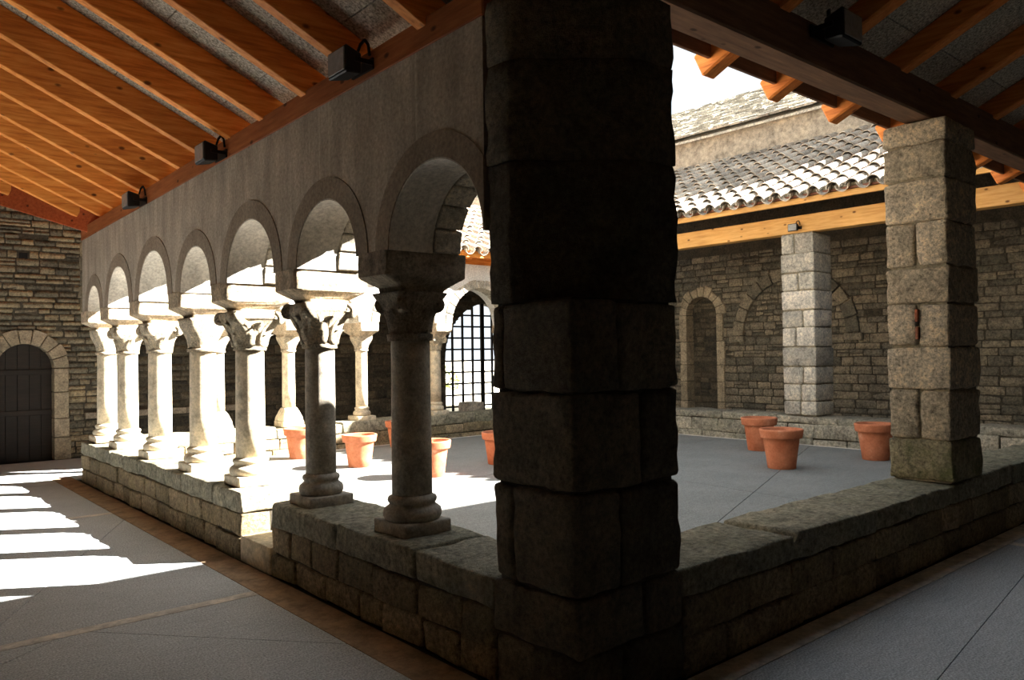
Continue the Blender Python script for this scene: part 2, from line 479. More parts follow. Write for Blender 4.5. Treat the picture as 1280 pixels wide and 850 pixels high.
# ================================================================== SETTING
# ---- gallery floor
fl = add('floor', box_me(-3.5, 12.0, -3.5, 12.0, -.2, -.012), 'joint'); tag(fl, 'grey concrete paving of the cloister galleries with seams', kind='structure')
paving(fl, 'paving_slab', (-3.4, -.25, 2.86, 6.45), [((-1.65, 3.25), (-.67, 5.2))], -.03, 0, 'gallery_floor', .003)
paving(fl, 'paving_slab', (-3.4, -.25, 6.56, 11.8), [((-3.4, 9.), (0, 9.05))], -.03, 0, 'gallery_floor')
paving(fl, 'paving_slab', (-3.4, -.25, -.25, 2.75), [((-1.65, 3.2), (-.55, 1.9)), ((-1.9, 2.4), (-.6, 3.4))], -.03, 0, 'gallery_floor', .003)
paving(fl, 'paving_slab', (-3.4, -.25, -3.4, -.25), [], -.03, 0, 'gallery_floor')
paving(fl, 'paving_slab', (-.25, 4.75, -3.4, -.17), [((1.0, -.9), (5.3, -.35))], -.03, 0, 'gallery_floor', .003)
paving(fl, 'paving_slab', (4.86, 11.7, -3.4, -.17), [], -.03, 0, 'gallery_floor')
paving(fl, 'paving_slab', (-.25, 11.7, 9.3, 11.8), [((4, 9), (4, 12)), ((8, 9), (8, 12))], -.03, 0, 'gallery_floor')
paving(fl, 'paving_slab', (9.5, 11.7, .5, 9.3), [((9, 3), (12, 3))], -.03, 0, 'gallery_floor')
for nm, r, m in (('paving_strip', (-3.4, -.25, 2.755, 2.855), 'pale_strip'), ('paving_strip', (-3.4, -.25, 6.455, 6.555), 'pale_strip'), ('paving_strip', (4.755, 4.855, -3.4, -.17), 'pale_strip')):
    add(nm, box_me(r[0], r[1], r[2], r[3], -.03, .001), m, fl)
y = -.25
while y < 9.6:
    L = random.uniform(.9, 1.5); add('curb_slab', box_me(-.247, -.012, y, min(y+L, 9.6)-.004, -.03, .002), 'curb_band', fl); y += L
x = -.01
while x < 9:
    L = random.uniform(.9, 1.5); add('curb_slab', box_me(x, x+L-.004, -.167, -.012, -.03, .002), 'pale_strip', fl); x += L
# ---- court paving
ct = add('floor_court', box_me(.3, 9.1, .3, 8.95, -.011, .10), 'joint'); tag(ct, 'large grey slabs paving the open courtyard', kind='structure')
paving(ct, 'paving_slab', (1.37, 8.82, .505, 8.67), [((2.3, 1.2), (6.3, 2.75)), ((4.6, 0), (5.4, 9)), ((.5, 4.9), (8.9, 5.3))], .09, .12, 'court_floor', .004)
paving(ct, 'paving_slab', (.505, 1.29, .505, 8.67), [((0, 3), (2, 3.05)), ((0, 6.), (2, 6.1))], .09, .12, 'court_floor', .004)
add('paving_strip', box_me(1.295, 1.365, .505, 8.67, .09, .122), 'pale_strip', ct)
add('paving_strip', box_me(8.825, 8.895, .505, 8.67, .09, .122), 'pale_strip', ct)
add('paving_strip', box_me(.505, 8.82, 8.675, 8.745, .09, .122), 'pale_strip', ct)

# ---- outer walls behind and beside the camera
w = add('wall_west', box_me(-3.9, -3.4, -3.9, 12.3, -.2, 5.62), 'rubble'); tag(w, 'outer rubble wall of the left gallery', kind='structure')
w = add('wall_south', box_me(-3.4, 12.3, -3.9, -3.4, -.2, 5.62), 'rubble'); tag(w, 'outer rubble wall of the right gallery', kind='structure')

# ---- far gallery's back wall with round-arched door and gate opening
DOOR = (-.2, .4, 1.46)           # centre x, radius, springing
GATE = (9.1, 1.26, 1.5)
prof = [(-3.4, -.01), (DOOR[0]-DOOR[1], -.01)]+arc_pts(DOOR[0], DOOR[2], DOOR[1])+[(DOOR[0]+DOOR[1], -.01), (GATE[0]-GATE[1], -.01)]+arc_pts(GATE[0], GATE[2], GATE[1])+[(GATE[0]+GATE[1], -.01), (12.3, -.01)]
wn = add('wall_far', profile_wall(prof, lambda u: 5.2, 0, .5, PNB), 'mortar_dark'); tag(wn, 'coursed slate-grey stone wall at the back of the far gallery', kind='structure')
HOLE = (-.30, -.14, 3.16, 3.28)
def arch_gap(z, uc, r, s):
    if z < s: return [(uc-r, uc+r)]
    return [(uc-math.sqrt(r*r-(z-s)**2), uc+math.sqrt(r*r-(z-s)**2))] if z-s < r else []
def ex_n(z):
    g = arch_gap(z, DOOR[0], .52, DOOR[2])+arch_gap(z, *GATE)
    if HOLE[2] < z < HOLE[3]: g.append((HOLE[0], HOLE[1]))
    if .60 < z < .76: g.append((.62, 3.1))
    return g
POOL = pool_for('rubble_far')
fill_stones(wn, -1.1, 1.05, 0, 4.9, PNB, 0, (.16, .46), (.065, .125), 'rubble_far', ex_n, 300, lambda u, z: -abs(z-2.2)-abs(u), .014, 3)
POOL = pool_for('dark_rubble')
fill_stones(wn, 1.05, 11.7, 0, 3.6, PNB, 0, (.2, .6), (.09, .19), 'dark_rubble', ex_n, 0, None, .014, 4)
fill_stones(wn, -3.4, -1.1, 0, 4.9, PNB, 0, (.2, .5), (.08, .15), 'dark_rubble', ex_n, 0, None, .014, 5)
add('putlog_hole_shade', box_me(HOLE[0]+.02, HOLE[1]-.02, 11.795, 11.81, HOLE[2]+.01, HOLE[3]-.01), 'cable', wn)  # thin near-black plate painting the shade inside the putlog hole
n = 9
for i in range(n):
    a0 = math.pi*(i/n)+.012; a1 = math.pi*((i+1)/n)-.012
    add('voussoir', ring_me(DOOR[0], DOOR[2], DOOR[1]-.012, DOOR[1]+.2+.02*(i % 2), -.05, .2, PNB, a0, a1, 3, .006), 'door_arch_stone', wn)
for s in (-1, 1):
    z = 0.
    for h in (.36, .3, .42, .38):
        xa = DOOR[0]+s*(DOOR[1]-.012); wd = .2+.04*random.random()
        add('jamb_stone', box_me(min(xa, xa+s*wd), max(xa, xa+s*wd), 11.75, 12.0, z+.004, z+h-.006, .008), 'door_arch_stone', wn); z += h
x = .62
while x < 3.1:                     # pale ledge course behind the columns
    L = random.uniform(.4, .7); add('ledge_stone', box_me(x, x+L-.01, 11.70, 11.95, .63, .73, .008), 'impost_shaded', wn); x += L
dr = empty('wooden_door', (DOOR[0], 11.98, 0), 'dark plank door under the round stone arch in the end wall', 'door'); tag(dr, kind='thing')
for i in range(5):
    xa = DOOR[0]-DOOR[1]+i*.16; xb = xa+.156
    zt = DOOR[2]+math.sqrt(max(0, DOOR[1]**2-(((xa+xb)/2)-DOOR[0])**2))
    add('plank', box_me(xa, xb, 11.96, 12.0, .0, zt+.02, .003), 'door_wood', dr)
add('leak_blocker', box_me(DOOR[0]-.45, DOOR[0]+.45, 12.0, 12.05, -.05, 1.95), 'door_wood', dr)  # unseen sheet added behind the planks to stop daylight leaking in
add('rail', box_me(DOOR[0]-.39, DOOR[0]+.39, 11.94, 11.96, .72, .80, .004), 'door_wood', dr)
add('rail', box_me(DOOR[0]-.39, DOOR[0]+.39, 11.94, 11.96, 1.36, 1.44, .004), 'door_wood', dr)

# iron gate
gt = empty('iron_gate', (GATE[0], 12.0, 0), 'black iron grille gate in the arched opening of the far wall', 'gate')
x = GATE[0]-GATE[1]+.05; k = 0
while x < GATE[0]+GATE[1]-.03:
    zt = GATE[2]+math.sqrt(max(0, GATE[1]**2-(x-GATE[0])**2))
    wd = .05 if k == 4 else .022
    add('upright_bar', box_me(x-wd, x+wd, 12.0-.02, 12.02, .02, zt), 'iron', gt); x += .29; k += 1
z = .12
while z < GATE[2]+GATE[1]-.05:
    hw = GATE[1] if z < GATE[2] else math.sqrt(GATE[1]**2-(z-GATE[2])**2)
    add('cross_bar', box_me(GATE[0]-hw, GATE[0]+hw, 12.021, 12.045, z-.02, z+.02), 'iron', gt); z += .262
b = add('stone_block', stone_me(.44, .4, .52, 91, .1, .03, .012), 'east_pier_stone', None, (8.28, 11.45, 0)); tag(b, 'squared pale stone block standing in front of the iron gate', 'stone block')

# ---- east gallery's back wall
EN = (7.72, .40, 2.36); EA = (5.6, 1.08, 1.88)
prof = [(-3.4, -.01), (EN[0]-EN[1], -.01)]+arc_pts(EN[0], EN[2], EN[1])+[(EN[0]+EN[1], -.01), (12.3, -.01)]
we = add('wall_east', profile_wall(prof, lambda u: 5.5, 0, .55, PE), 'mortar_dark'); tag(we, 'rubble stone wall with walled-up arches at the back of the right-hand far gallery', kind='structure')
def ex_e(z): return arch_gap(z, EN[0], EN[1]+.06, EN[2])+(arch_gap(z, EA[0], EA[1]+.1, EA[2]) if z > EA[2] else [])
POOL = pool_for('rubble')
fill_stones(we, .0, 8.7, .25, 3.6, PE, RZ_E, (.2, .52), (.1, .2), 'rubble', ex_e, 240,
            lambda u, z: -abs(u-5.2)-.6*abs(z-1.9)-(3 if 1.9 < u < 3.0 else 0), .016, 11)
def lun(z):
    g = arch_gap(z, EA[0], EA[1]+.03, EA[2]); return [(0, g[0][0]), (g[0][1], 12)] if g else [(0, 12)]
fill_stones(we, EA[0]-1.1, EA[0]+1.1, EA[2], EA[2]+1.08, PE, RZ_E, (.12, .32), (.08, .15), 'rubble', lun, 60, None, .008, 12)
n = 13
for i in range(n):
    a0 = math.pi*i/n+.01; a1 = math.pi*(i+1)/n-.01
    add('voussoir', ring_me(EA[0], EA[2], EA[1], EA[1]+.22+.05*random.random(), -.065-.02*random.random(), .15, PE, a0, a1, 2, .01), 'rubble', we)
for s in (-1, 1):
    add('springer', box_me(11.60, 11.9, EA[0]+s*1.22-.17, EA[0]+s*1.22+.17, EA[2]-.14, EA[2]-.01, .015), 'rubble', we)
n = 9
for i in range(n):
    a0 = math.pi*i/n+.012; a1 = math.pi*(i+1)/n-.012
    add('voussoir', ring_me(EN[0], EN[2], EN[1]-.015, EN[1]+.16+.03*(i % 3), -.045, .2, PE, a0, a1, 2, .008), 'door_arch_stone', we)
for s in (-1, 1):
    z = 0.
    for h in (.5, .42, .36, .5, .58):
        ya = EN[0]+s*(EN[1]-.015); wd = .14+.06*random.random()
        add('jamb_stone', box_me(11.655, 11.95, min(ya, ya+s*wd), max(ya, ya+s*wd), z+.005, z+h-.006, .01), 'door_arch_stone', we); z += h
ne = add('niche_infill', box_me(11.92, 12.1, EN[0]-.45, EN[0]+.45, 0, 2.8), 'mortar_dark', we)
POOL = pool_for('dark_rubble')
fill_stones(we, EN[0]-.42, EN[0]+.42, .2, 2.78, lambda u, d, z: PE(u, d+.22, z), RZ_E, (.16, .4), (.09, .17), 'dark_rubble', None, 0, None, .01, 13)

# ---- low walls carrying the arcades
def low_wall(name, label, u0, u1, P, rotz, depth, courses, cap, mats, seed, res=.1, wr=(.3, .6), capw=(.5, 1.0), rough=.012, z0=0., limit=999, capd=None, capoff=0.):
    rs = random.Random(seed)
    c = [P(u0+.02, .03, z0), P(u1-.02, depth-.03, sum(courses)+z0+cap*.5)]
    core = add(name, box_me(min(c[0].x, c[1].x), max(c[0].x, c[1].x), min(c[0].y, c[1].y), max(c[0].y, c[1].y), c[0].z, c[1].z), 'mortar_dark')
    tag(core, label, kind='structure')
    z = z0; k = seed*100
    for h in courses:
        for side in (0, 1):
            dd = depth*.48
            u = u0
            while u < u1-.01:
                w_ = rs.uniform(*wr)
                if u1-u-w_ < .14: w_ = u1-u
                k += 1
                me = stone_me(w_-.012, dd, h-.008+rs.uniform(-.006, .006), k, res, .016, rough, 3, .008)
                d = dd/2+rs.uniform(-.008, .012) if side == 0 else depth-dd/2
                add('stone', me, mats[0], core, P(u+w_/2, d, z+.003), rotz); u += w_
        z += h
    u = u0
    while u < u1-.01:
        w_ = rs.uniform(*capw)
        if u1-u-w_ < .3: w_ = u1-u
        k += 1
        dp = (capd or depth)*rs.uniform(.985, 1.01)
        me = stone_me(w_-.01, dp, cap+rs.uniform(-.012, .02), k, res, .018, rough*1.2, 3, .008)
        add('coping_stone', me, mats[1], core, P(u+w_/2, depth/2+capoff+rs.uniform(-.004, .01), z), rotz); u += w_
    return core
RZ_W = math.pi/2
low_wall('wall_low_left', 'knee-high stone wall carrying the plastered arcade, between the corner pier and the step', .56, 3.12, PW, RZ_W, .52, (.17, .19), .165, ('low_wall_stone', 'coping_stone'), 1, .09, (.26, .5), (.5, .9))
low_wall('wall_low_left', 'knee-high stone wall carrying the plastered arcade, beyond the step', 3.7, 9.06, PW, RZ_W, .52, (.18, .18), .16, ('low_wall_stone', 'coping_stone'), 2, .1, (.28, .55), (.5, .9))
low_wall('wall_low_right', 'knee-high mossy stone wall carrying the square pillar', .73, 8.9, lambda u, d, z: Vector((u, d, z)), 0, .52, (.19, .19), .15, ('low_wall_stone', 'coping_stone'), 3, .1, (.3, .6), (.7, 1.1), .014)
low_wall('wall_low_far', 'low stone wall under the white far arcade', .53, 8.88, PN, 0, .5, (.2, .16), .16, ('low_wall_stone', 'coping_stone'), 4, .16, (.35, .7), (.6, 1.1))
low_wall('wall_low_east', 'low stone wall of pale blocks under the far square pier', .57, 8.72, lambda u, d, z: Vector((8.9+d, u, z)), RZ_E, .6, (.22, .22), .09, ('east_low_stone', 'east_low_stone'), 5, .16, (.32, .7), (.6, 1.1))
st = add('stone_step', stone_me(.56, .42, .2, 55, .1, .015, .004), 'step_stone', None, (.2, 3.41, 0), RZ_W); tag(st, 'smooth pale stone step filling the gap in the arcade wall', 'step')

# ---- plastered arcade wall on the left
CY = [1.65, 2.84, 4.12, 5.26, 6.59, 7.84, 8.82]        # columns, along y
SPR = 2.2
WTOP = lambda u: 3.25-.0135*(u-.56)
prof = [(.585, SPR)]; ARW = []
edges = [.56]+[c for c in CY]
for i in range(7):
    a = edges[i]+(.03 if i == 0 else .18); b_ = edges[i+1]-.18
    r = (b_-a)/2; ARW.append(((a+b_)/2, r)); prof += arc_pts((a+b_)/2, SPR, r)
prof += [(8.93, SPR)]
WT0 = lambda u: WTOP(u)
wl = add('wall_left', profile_wall(prof, WT0, 0, .3, PW), 'plaster'); tag(wl, 'grey plastered arcade wall with seven round arches above the columns', kind='structure')
prof2 = [(.585, SPR)]
for (c, r) in ARW: prof2 += arc_pts(c, SPR, r+.004)
prof2 += [(8.93, SPR)]
add('court_face', profile_wall(prof2, lambda u: WTOP(u)-.05, .3, .47, PW, lambda u: WTOP(u)-.16), 'soffit_plaster', wl)
for i, (c, r) in enumerate(ARW):
    add('arch_band', ring_me(c, SPR, r-.003, r+.135 if i else (lambda a, c=c, r=r: min(r+.135, (c-.586)/max(1e-6, -math.cos(a))) if a > 1.6 else r+.135), -.005, .02, PW, 0, math.pi, 32), 'plaster_band', wl)
    add('arch_lining', ring_me(c, SPR, r-.012, r+.01, .0, .3, PW, 0, math.pi, 28), 'soffit_plaster', wl, smooth=False)
    for k in range(9):
        a0 = math.pi*k/9+.012; a1 = math.pi*(k+1)/9-.012
        add('voussoir', ring_me(c, SPR, r-.02-.008*random.random(), r+(.15 if i or k < 5 else .02), .305, .5, PW, a0, a1, 2, .008), 'court_voussoir', wl)
z = SPR
for k, h in enumerate((.2, .16, .2, .18, .19)):
    add('quoin', stone_me(.5, .12+.05*(k % 2), h-.006, 480+k, .08, .015, .01, 3), 'rubble_far', wl, (.245, 8.93+.06+.025*(k % 2), z)); z += h
add('wall_plate', bar_me((.1, .58, WTOP(.58)), (.1, 9.0, WTOP(9)), .20, .17, bevel=.01), 'beam_wood_y', wl)

# ---- far arcade wall (whitewashed)
NX = [1.76, 2.85, 4.12, 5.6, 7.3, 8.6]
cols_n = [.26]+NX
prof = [(.5, 2.12)]; ARN = []
for i in range(len(cols_n)-1):
    a = cols_n[i]+(.26 if i == 0 else .18); b_ = cols_n[i+1]-.18; r = (b_-a)/2; ARN.append(((a+b_)/2, r)); prof += arc_pts((a+b_)/2, 2.12, r)
prof += [(8.88, 2.12)]
wf = add('wall_far_arcade', profile_wall(prof, lambda u: 3.2, 0, .5, PN), 'whitewash'); tag(wf, 'whitewashed far arcade wall with stone-ringed round arches', kind='structure')
for (c, r) in ARN:
    nv = 11 if r < .6 else 13
    for k in range(nv):
        a0 = math.pi*k/nv+.012; a1 = math.pi*(k+1)/nv-.012
        add('voussoir', ring_me(c, 2.12, r-.012, r+.13+.012*(k % 2), -.018, .3, PN, a0, a1, 2, .008), 'court_voussoir', wf)

# ================================================================== COLUMNS
def leaf_me(r0, r1, z0, z1, w, ang, seed=0, curl=.03, n=6):
    """carved leaf hugging the capital, tip curling outwards"""
    vs = []; fs = []; ca, sa = math.cos(ang), math.sin(ang)
    for i in range(n+1):
        t = i/n; z = z0+(z1-z0)*(t if t < .85 else .85+(t-.85)*.2); rr = r0+(r1-r0)*t**1.6+curl*max(0, t-.55)*2
        ww = w*math.sin(math.pi*(.22+.68*t))*(1-.35*t)
        for k, (s, o) in enumerate(((-1, -.012), (-.5, .010), (0, .0), (.5, .010), (1, -.012))):
            d = rr+o+.006*noise.noise(Vector((seed, i, k))); tx = s*ww
            vs.append((d*ca-tx*sa, d*sa+tx*ca, z))
        for s in (-1, 1):
            d = rr-.03; tx = s*ww; vs.append((d*ca-tx*sa, d*sa+tx*ca, z))
    for i in range(n):
        a = i*7; b = a+7
        for k in range(4): fs.append((a+k, a+k+1, b+k+1, b+k))
        fs += [(a+5, a, b, b+5), (a+4, a+6, b+6, b+4), (a+6, a+5, b+5, b+6)]
    fs += [(5, 6, 4, 3, 2, 1, 0), tuple(n*7+k for k in (0, 1, 2, 3, 4, 6, 5))]
    return mesh(vs, fs)
def volute_me(ang, r, z, rad=.045, w=.05):
    """scroll at a capital corner"""
    vs = []; fs = []; ca, sa = math.cos(ang), math.sin(ang); n = 26
    for i in range(n+1):
        t = i/n; a = math.pi*.5-t*math.pi*2.6; q = rad*(1-.8*t); th = .02*(1-.3*t)
        for (dr_, s) in ((-th, -1), (th, -1), (th, 1), (-th, 1)):
            rr = r+(q+dr_)*math.cos(a); zz = z+(q+dr_)*math.sin(a); ww = s*w*(.5+.1*t)
            vs.append((rr*ca-ww*sa, rr*sa+ww*ca, zz))
    for i in range(n):
        a = i*4; b = a+4
        for k in range(4): fs.append((a+k, a+(k+1) % 4, b+(k+1) % 4, b+k))
    fs += [(0, 1, 2, 3), tuple(n*4+k for k in range(4))]
    return mesh(vs, fs)
def column(x, y, r, label, style, zb=.52, z_cap0=1.66, z_cap1=1.97, z_imp1=2.205, depth_axis='x', smat='column_stone', cmat='capital_stone', imat='impost_stone', slab=.33, seed=1, group=None, impost=(.29, .18), base=True, cb=None):
    e = tag(empty('column', (x, y, zb), label, 'column', group), kind='thing')
    L = lambda me, nm, mt, par=e, sm=True: add(nm, me, mt, par, (x, y, 0), 0 if depth_axis == 'x' else math.pi/2, None, sm)
    h = slab/2
    me = stone_me(slab, slab, .085, seed+300, .08, .012, .003, 3); add('base_slab', me, smat, e, (x, y, zb))
    z0 = zb+.085
    if style == 'block_base':
        L(loft_me([(z0, h*.98, h*.98, 1, 0), (z0+.05, h*.95, h*.95, 1, 0), (z0+.2, r*1.1, r*1.1, .1, 0)], 32, .004, seed), 'base_moulding', smat); z1 = z0+.19
    else:
        q = r*1.0
        prof_ = [(q*1.02, z0), (q*1.34, z0), (q*1.44, z0+.02), (q*1.46, z0+.04), (q*1.42, z0+.062), (q*1.26, z0+.078), (q*1.16, z0+.085), (q*1.13, z0+.1), (q*1.2, z0+.106), (q*1.23, z0+.12), (q*1.19, z0+.134), (q*1.06, z0+.14), (q, z0+.15)]
        L(lathe_me(prof_, 36), 'base_moulding', smat); z1 = z0+.145
    zz = z_cap0
    L(lathe_me([(r*1.0, z1), (r*1.0, z1+.3), (r*.985, (z1+zz)/2), (r*.965, zz-.02), (r*.965, zz+.01)], 36), 'shaft', smat)
    H = z_cap1-z_cap0
    if style == 'bell':
        c = L(loft_me([(zz, r*1.12, r*1.12, 0, 0), (zz+.04, r*1.14, r*1.14, 0, 0), (zz+.045, r*1.0, r*1.0, 0, 0), (zz+H*.5, r*1.08, r*1.08, .05, 0), (zz+H*.8, r*1.3, r*1.25, .3, 0), (z_cap1, r*1.5, r*1.4, .7, 0)], 36, .006, seed), 'capital', cmat)
        for k in range(8): L(leaf_me(r*1.0, r*1.28, zz+.05, zz+H*.72, .06, k*math.pi/4+.2, seed+k, .02), 'leaf', cmat, c)
        for k in range(4): L(volute_me(math.pi/4+k*math.pi/2, r*1.3, zz+H*.74, .04, .06), 'volute', cmat, c)
    elif style == 'leafy':
        c = L(loft_me([(zz, r*1.14, r*1.14, 0, 0), (zz+.035, r*1.14, r*1.14, 0, 0), (zz+.04, r*.98, r*.98, 0, 0), (zz+H*.3, r*1.18, r*1.18, .1, 0), (zz+H*.55, r*1.42, r*1.42, .25, 0), (zz+H*.8, r*1.66, r*1.66, .5, 0), (zz+H*.84, r*1.72, r*1.72, .9, 0), (z_cap1, r*1.7, r*1.7, 1, 0)], 48, .016, seed), 'capital', cmat)
        for k in range(4): L(leaf_me(r*1.1, r*2.05, zz+.03, zz+H*.97, .115, math.pi/4+k*math.pi/2, seed+k, .06, 8), 'leaf', cmat, c)
        for k in range(4): L(leaf_me(r*1.1, r*1.62, zz+.04, zz+H*.8, .085, k*math.pi/2, seed+9+k, .035, 8), 'leaf', cmat, c)
        for k in range(8): L(leaf_me(r*1.06, r*1.34, zz+.03, zz+H*.46, .055, math.pi/8+k*math.pi/4, seed+20+k, .03), 'leaf', cmat, c)
        for k in range(4): L(volute_me(math.pi/4+k*math.pi/2, r*1.98, zz+H*.82, .045, .085), 'volute', cmat, c)
    elif style == 'scroll':
        c = L(loft_me([(zz, r*1.1, r*1.1, 0, 0), (zz+.03, r*1.1, r*1.1, 0, 0), (zz+.035, r*1.0, r*1.0, 0, 0), (zz+H*.45, r*1.12, r*1.12, .15, 0), (zz+H*.8, r*1.45, r*1.45, .6, 0), (z_cap1, r*1.5, r*1.5, .9, 0)], 36, .008, seed), 'capital', cmat)
        for k in range(4): L(volute_me(math.pi/4+k*math.pi/2, r*1.55, zz+H*.74, .05, .08), 'volute', cmat, c)
        for k in range(4): L(leaf_me(r*1.0, r*1.3, zz+.03, zz+H*.6, .08, k*math.pi/2, seed+k, .02), 'leaf', cmat, c)
    else:   # plain flared capital
        c = L(loft_me([(zz, r*1.14, r*1.14, 0, 0), (zz+.03, r*1.16, r*1.16, 0, 0), (zz+.035, r*1.0, r*1.0, 0, 0), (zz+H*.35, r*1.08, r*1.08, .1, 0), (zz+H*.75, r*1.42, r*1.42, .5, 0), (z_cap1, r*1.5, r*1.5, .9, 0)], 36, .006, seed), 'capital', cmat)
        for k in range(4): L(leaf_me(r*1.02, r*1.5, zz+.04, zz+H*.85, .07, math.pi/4+k*math.pi/2, seed+k, .03), 'leaf', cmat, c)
    hx, hy = impost
    zi = z_imp1-z_cap1
    ox = .02 if depth_axis == 'x' else 0.
    L(loft_me([(z_cap1-.005, hx*.52, hy*.72, .9, ox*.5), (z_cap1+zi*.13, hx*.6, hy*.74, .9, ox), (z_cap1+zi*.36, hx*.96, hy*.985, 1, ox), (z_cap1+zi*.4, hx, hy, 1, ox), (z_imp1, hx, hy, 1, ox)], 44, .009, seed), 'impost', imat, e, False)
    return e
W_ = [ # y, r, style, smat, cmat, imat, label
 (CY[0], .122, 'bell', 'column_shaded', 'capital_shaded', 'impost_shaded', 'dark grey shaded column with a narrow ringed capital, first beside the dark corner pier'),
 (CY[1], .108, 'leafy', 'column_shaded', 'capital_stone', 'impost_stone', 'half-lit grey column with a boldly carved leaf capital, second from the corner pier'),
 (CY[2], .120, 'leafy', 'column_stone', 'capital_stone', 'impost_stone', 'sunlit column with deeply cut leaf capital beside the step, third from the corner pier'),
 (CY[3], .122, 'plain', 'column_stone', 'capital_stone', 'impost_stone', 'thick pale column with a plain flared capital, fourth from the corner pier'),
 (CY[4], .120, 'scroll', 'column_stone', 'capital_stone', 'impost_stone', 'sunlit column with a scrolled capital, fifth from the corner pier'),
 (CY[5], .114, 'scroll', 'column_stone', 'capital_stone', 'impost_stone', 'sunlit column with a worn scrolled capital, sixth from the corner pier'),
 (CY[6], .118, 'plain', 'column_stone', 'capital_stone', 'impost_stone', 'pale column at the far end of the plastered arcade, seventh from the corner pier')]
for i, (yy, r, sty, sm, cm, im, lab) in enumerate(W_):
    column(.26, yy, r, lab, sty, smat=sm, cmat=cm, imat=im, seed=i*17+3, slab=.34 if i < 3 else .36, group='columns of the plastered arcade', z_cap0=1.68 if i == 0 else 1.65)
N_ = [('block_base', 'slender far-arcade column beyond the fourth arcade column, first from the plank door'),
      ('block_base', 'far-arcade column with a tapering block base behind a terracotta pot'),
      ('plain', 'far-arcade column with small leafy capital on a moulded base, in front of dark rubble wall'),
      ('scroll', 'far-arcade column with scrolled capital carrying the arch before the iron gate'),
      ('plain', 'far-arcade column hidden behind the corner pier, second from the far corner'),
      ('plain', 'far-arcade column hidden behind the corner pier, last before the far corner')]
for i, (xx, (sty, lab)) in enumerate(zip(NX, N_)):
    column(xx, 9.0, .098, lab, sty, z_cap0=1.66, z_cap1=1.90, z_imp1=2.125, depth_axis='y', seed=200+i*13, slab=.34, group='columns of the far arcade')

# ================================================================== PIERS
def quoin_pier(name, label, cat, x0, x1, y0, y1, courses, mat, seed, res=.07, rough=.012, mats=None, splits=None, chips=()):
    rs = random.Random(seed)
    e = tag(empty(name, ((x0+x1)/2, (y0+y1)/2, courses[0]), label, cat), kind='thing')
    add('mortar_core', box_me(x0+.03, x1-.03, y0+.03, y1-.03, courses[0], courses[-1]), 'mortar', e)
    for i, (a, b) in enumerate(zip(courses[:-1], courses[1:])):
        m = mats.get(i, mat) if mats else mat
        sp = splits[i] if splits else rs.choice([0, 1, 2])
        k = seed*50+i*3
        W_, D_ = x1-x0, y1-y0
        if sp == 0:
            add('stone', stone_me(W_-.004, D_-.004, b-a-.012, k, res, .02, rough, 3, .006), m, e, ((x0+x1)/2, (y0+y1)/2, a+.006))
        elif sp == 1:      # split visible on the -x face (along y)
            f = .5 if name == 'stone_pillar' else rs.uniform(.36, .62)
            for c, d, kk in ((y0, y0+D_*f, 1), (y0+D_*f, y1, 2)):
                add('stone', stone_me(W_-.004, d-c-.016, b-a-.014, k+kk, res, .025, rough, 3, .008), m, e, ((x0+x1)/2, (c+d)/2, a+.007))
        else:
            f = rs.uniform(.36, .62)
            for c, d, kk in ((x0, x0+W_*f, 1), (x0+W_*f, x1, 2)):
                add('stone', stone_me(d-c-.016, D_-.004, b-a-.014, k+kk, res, .025, rough, 3, .008), m, e, ((c+d)/2, (y0+y1)/2, a+.007))
    return e
# great corner pier: lower courses square, upper ones with a broad chamfer towards the galleries
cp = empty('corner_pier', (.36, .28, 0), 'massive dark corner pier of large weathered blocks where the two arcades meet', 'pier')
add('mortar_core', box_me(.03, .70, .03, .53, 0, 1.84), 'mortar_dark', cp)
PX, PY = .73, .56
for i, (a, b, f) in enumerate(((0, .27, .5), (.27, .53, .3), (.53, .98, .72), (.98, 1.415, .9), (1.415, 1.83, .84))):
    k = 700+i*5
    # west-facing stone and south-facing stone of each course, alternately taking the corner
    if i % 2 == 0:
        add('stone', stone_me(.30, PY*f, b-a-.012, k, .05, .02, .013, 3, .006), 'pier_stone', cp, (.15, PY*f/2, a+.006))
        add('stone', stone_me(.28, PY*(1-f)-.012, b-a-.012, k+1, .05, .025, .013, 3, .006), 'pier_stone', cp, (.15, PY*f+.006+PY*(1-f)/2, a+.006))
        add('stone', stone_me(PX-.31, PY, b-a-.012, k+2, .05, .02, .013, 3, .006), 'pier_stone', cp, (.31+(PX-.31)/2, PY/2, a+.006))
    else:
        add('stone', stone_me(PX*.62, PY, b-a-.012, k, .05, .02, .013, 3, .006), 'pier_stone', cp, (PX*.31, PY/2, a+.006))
        add('stone', stone_me(PX*.38-.012, PY, b-a-.012, k+1, .05, .025, .013, 3, .006), 'pier_stone', cp, (PX*.81+.006, PY/2, a+.006))
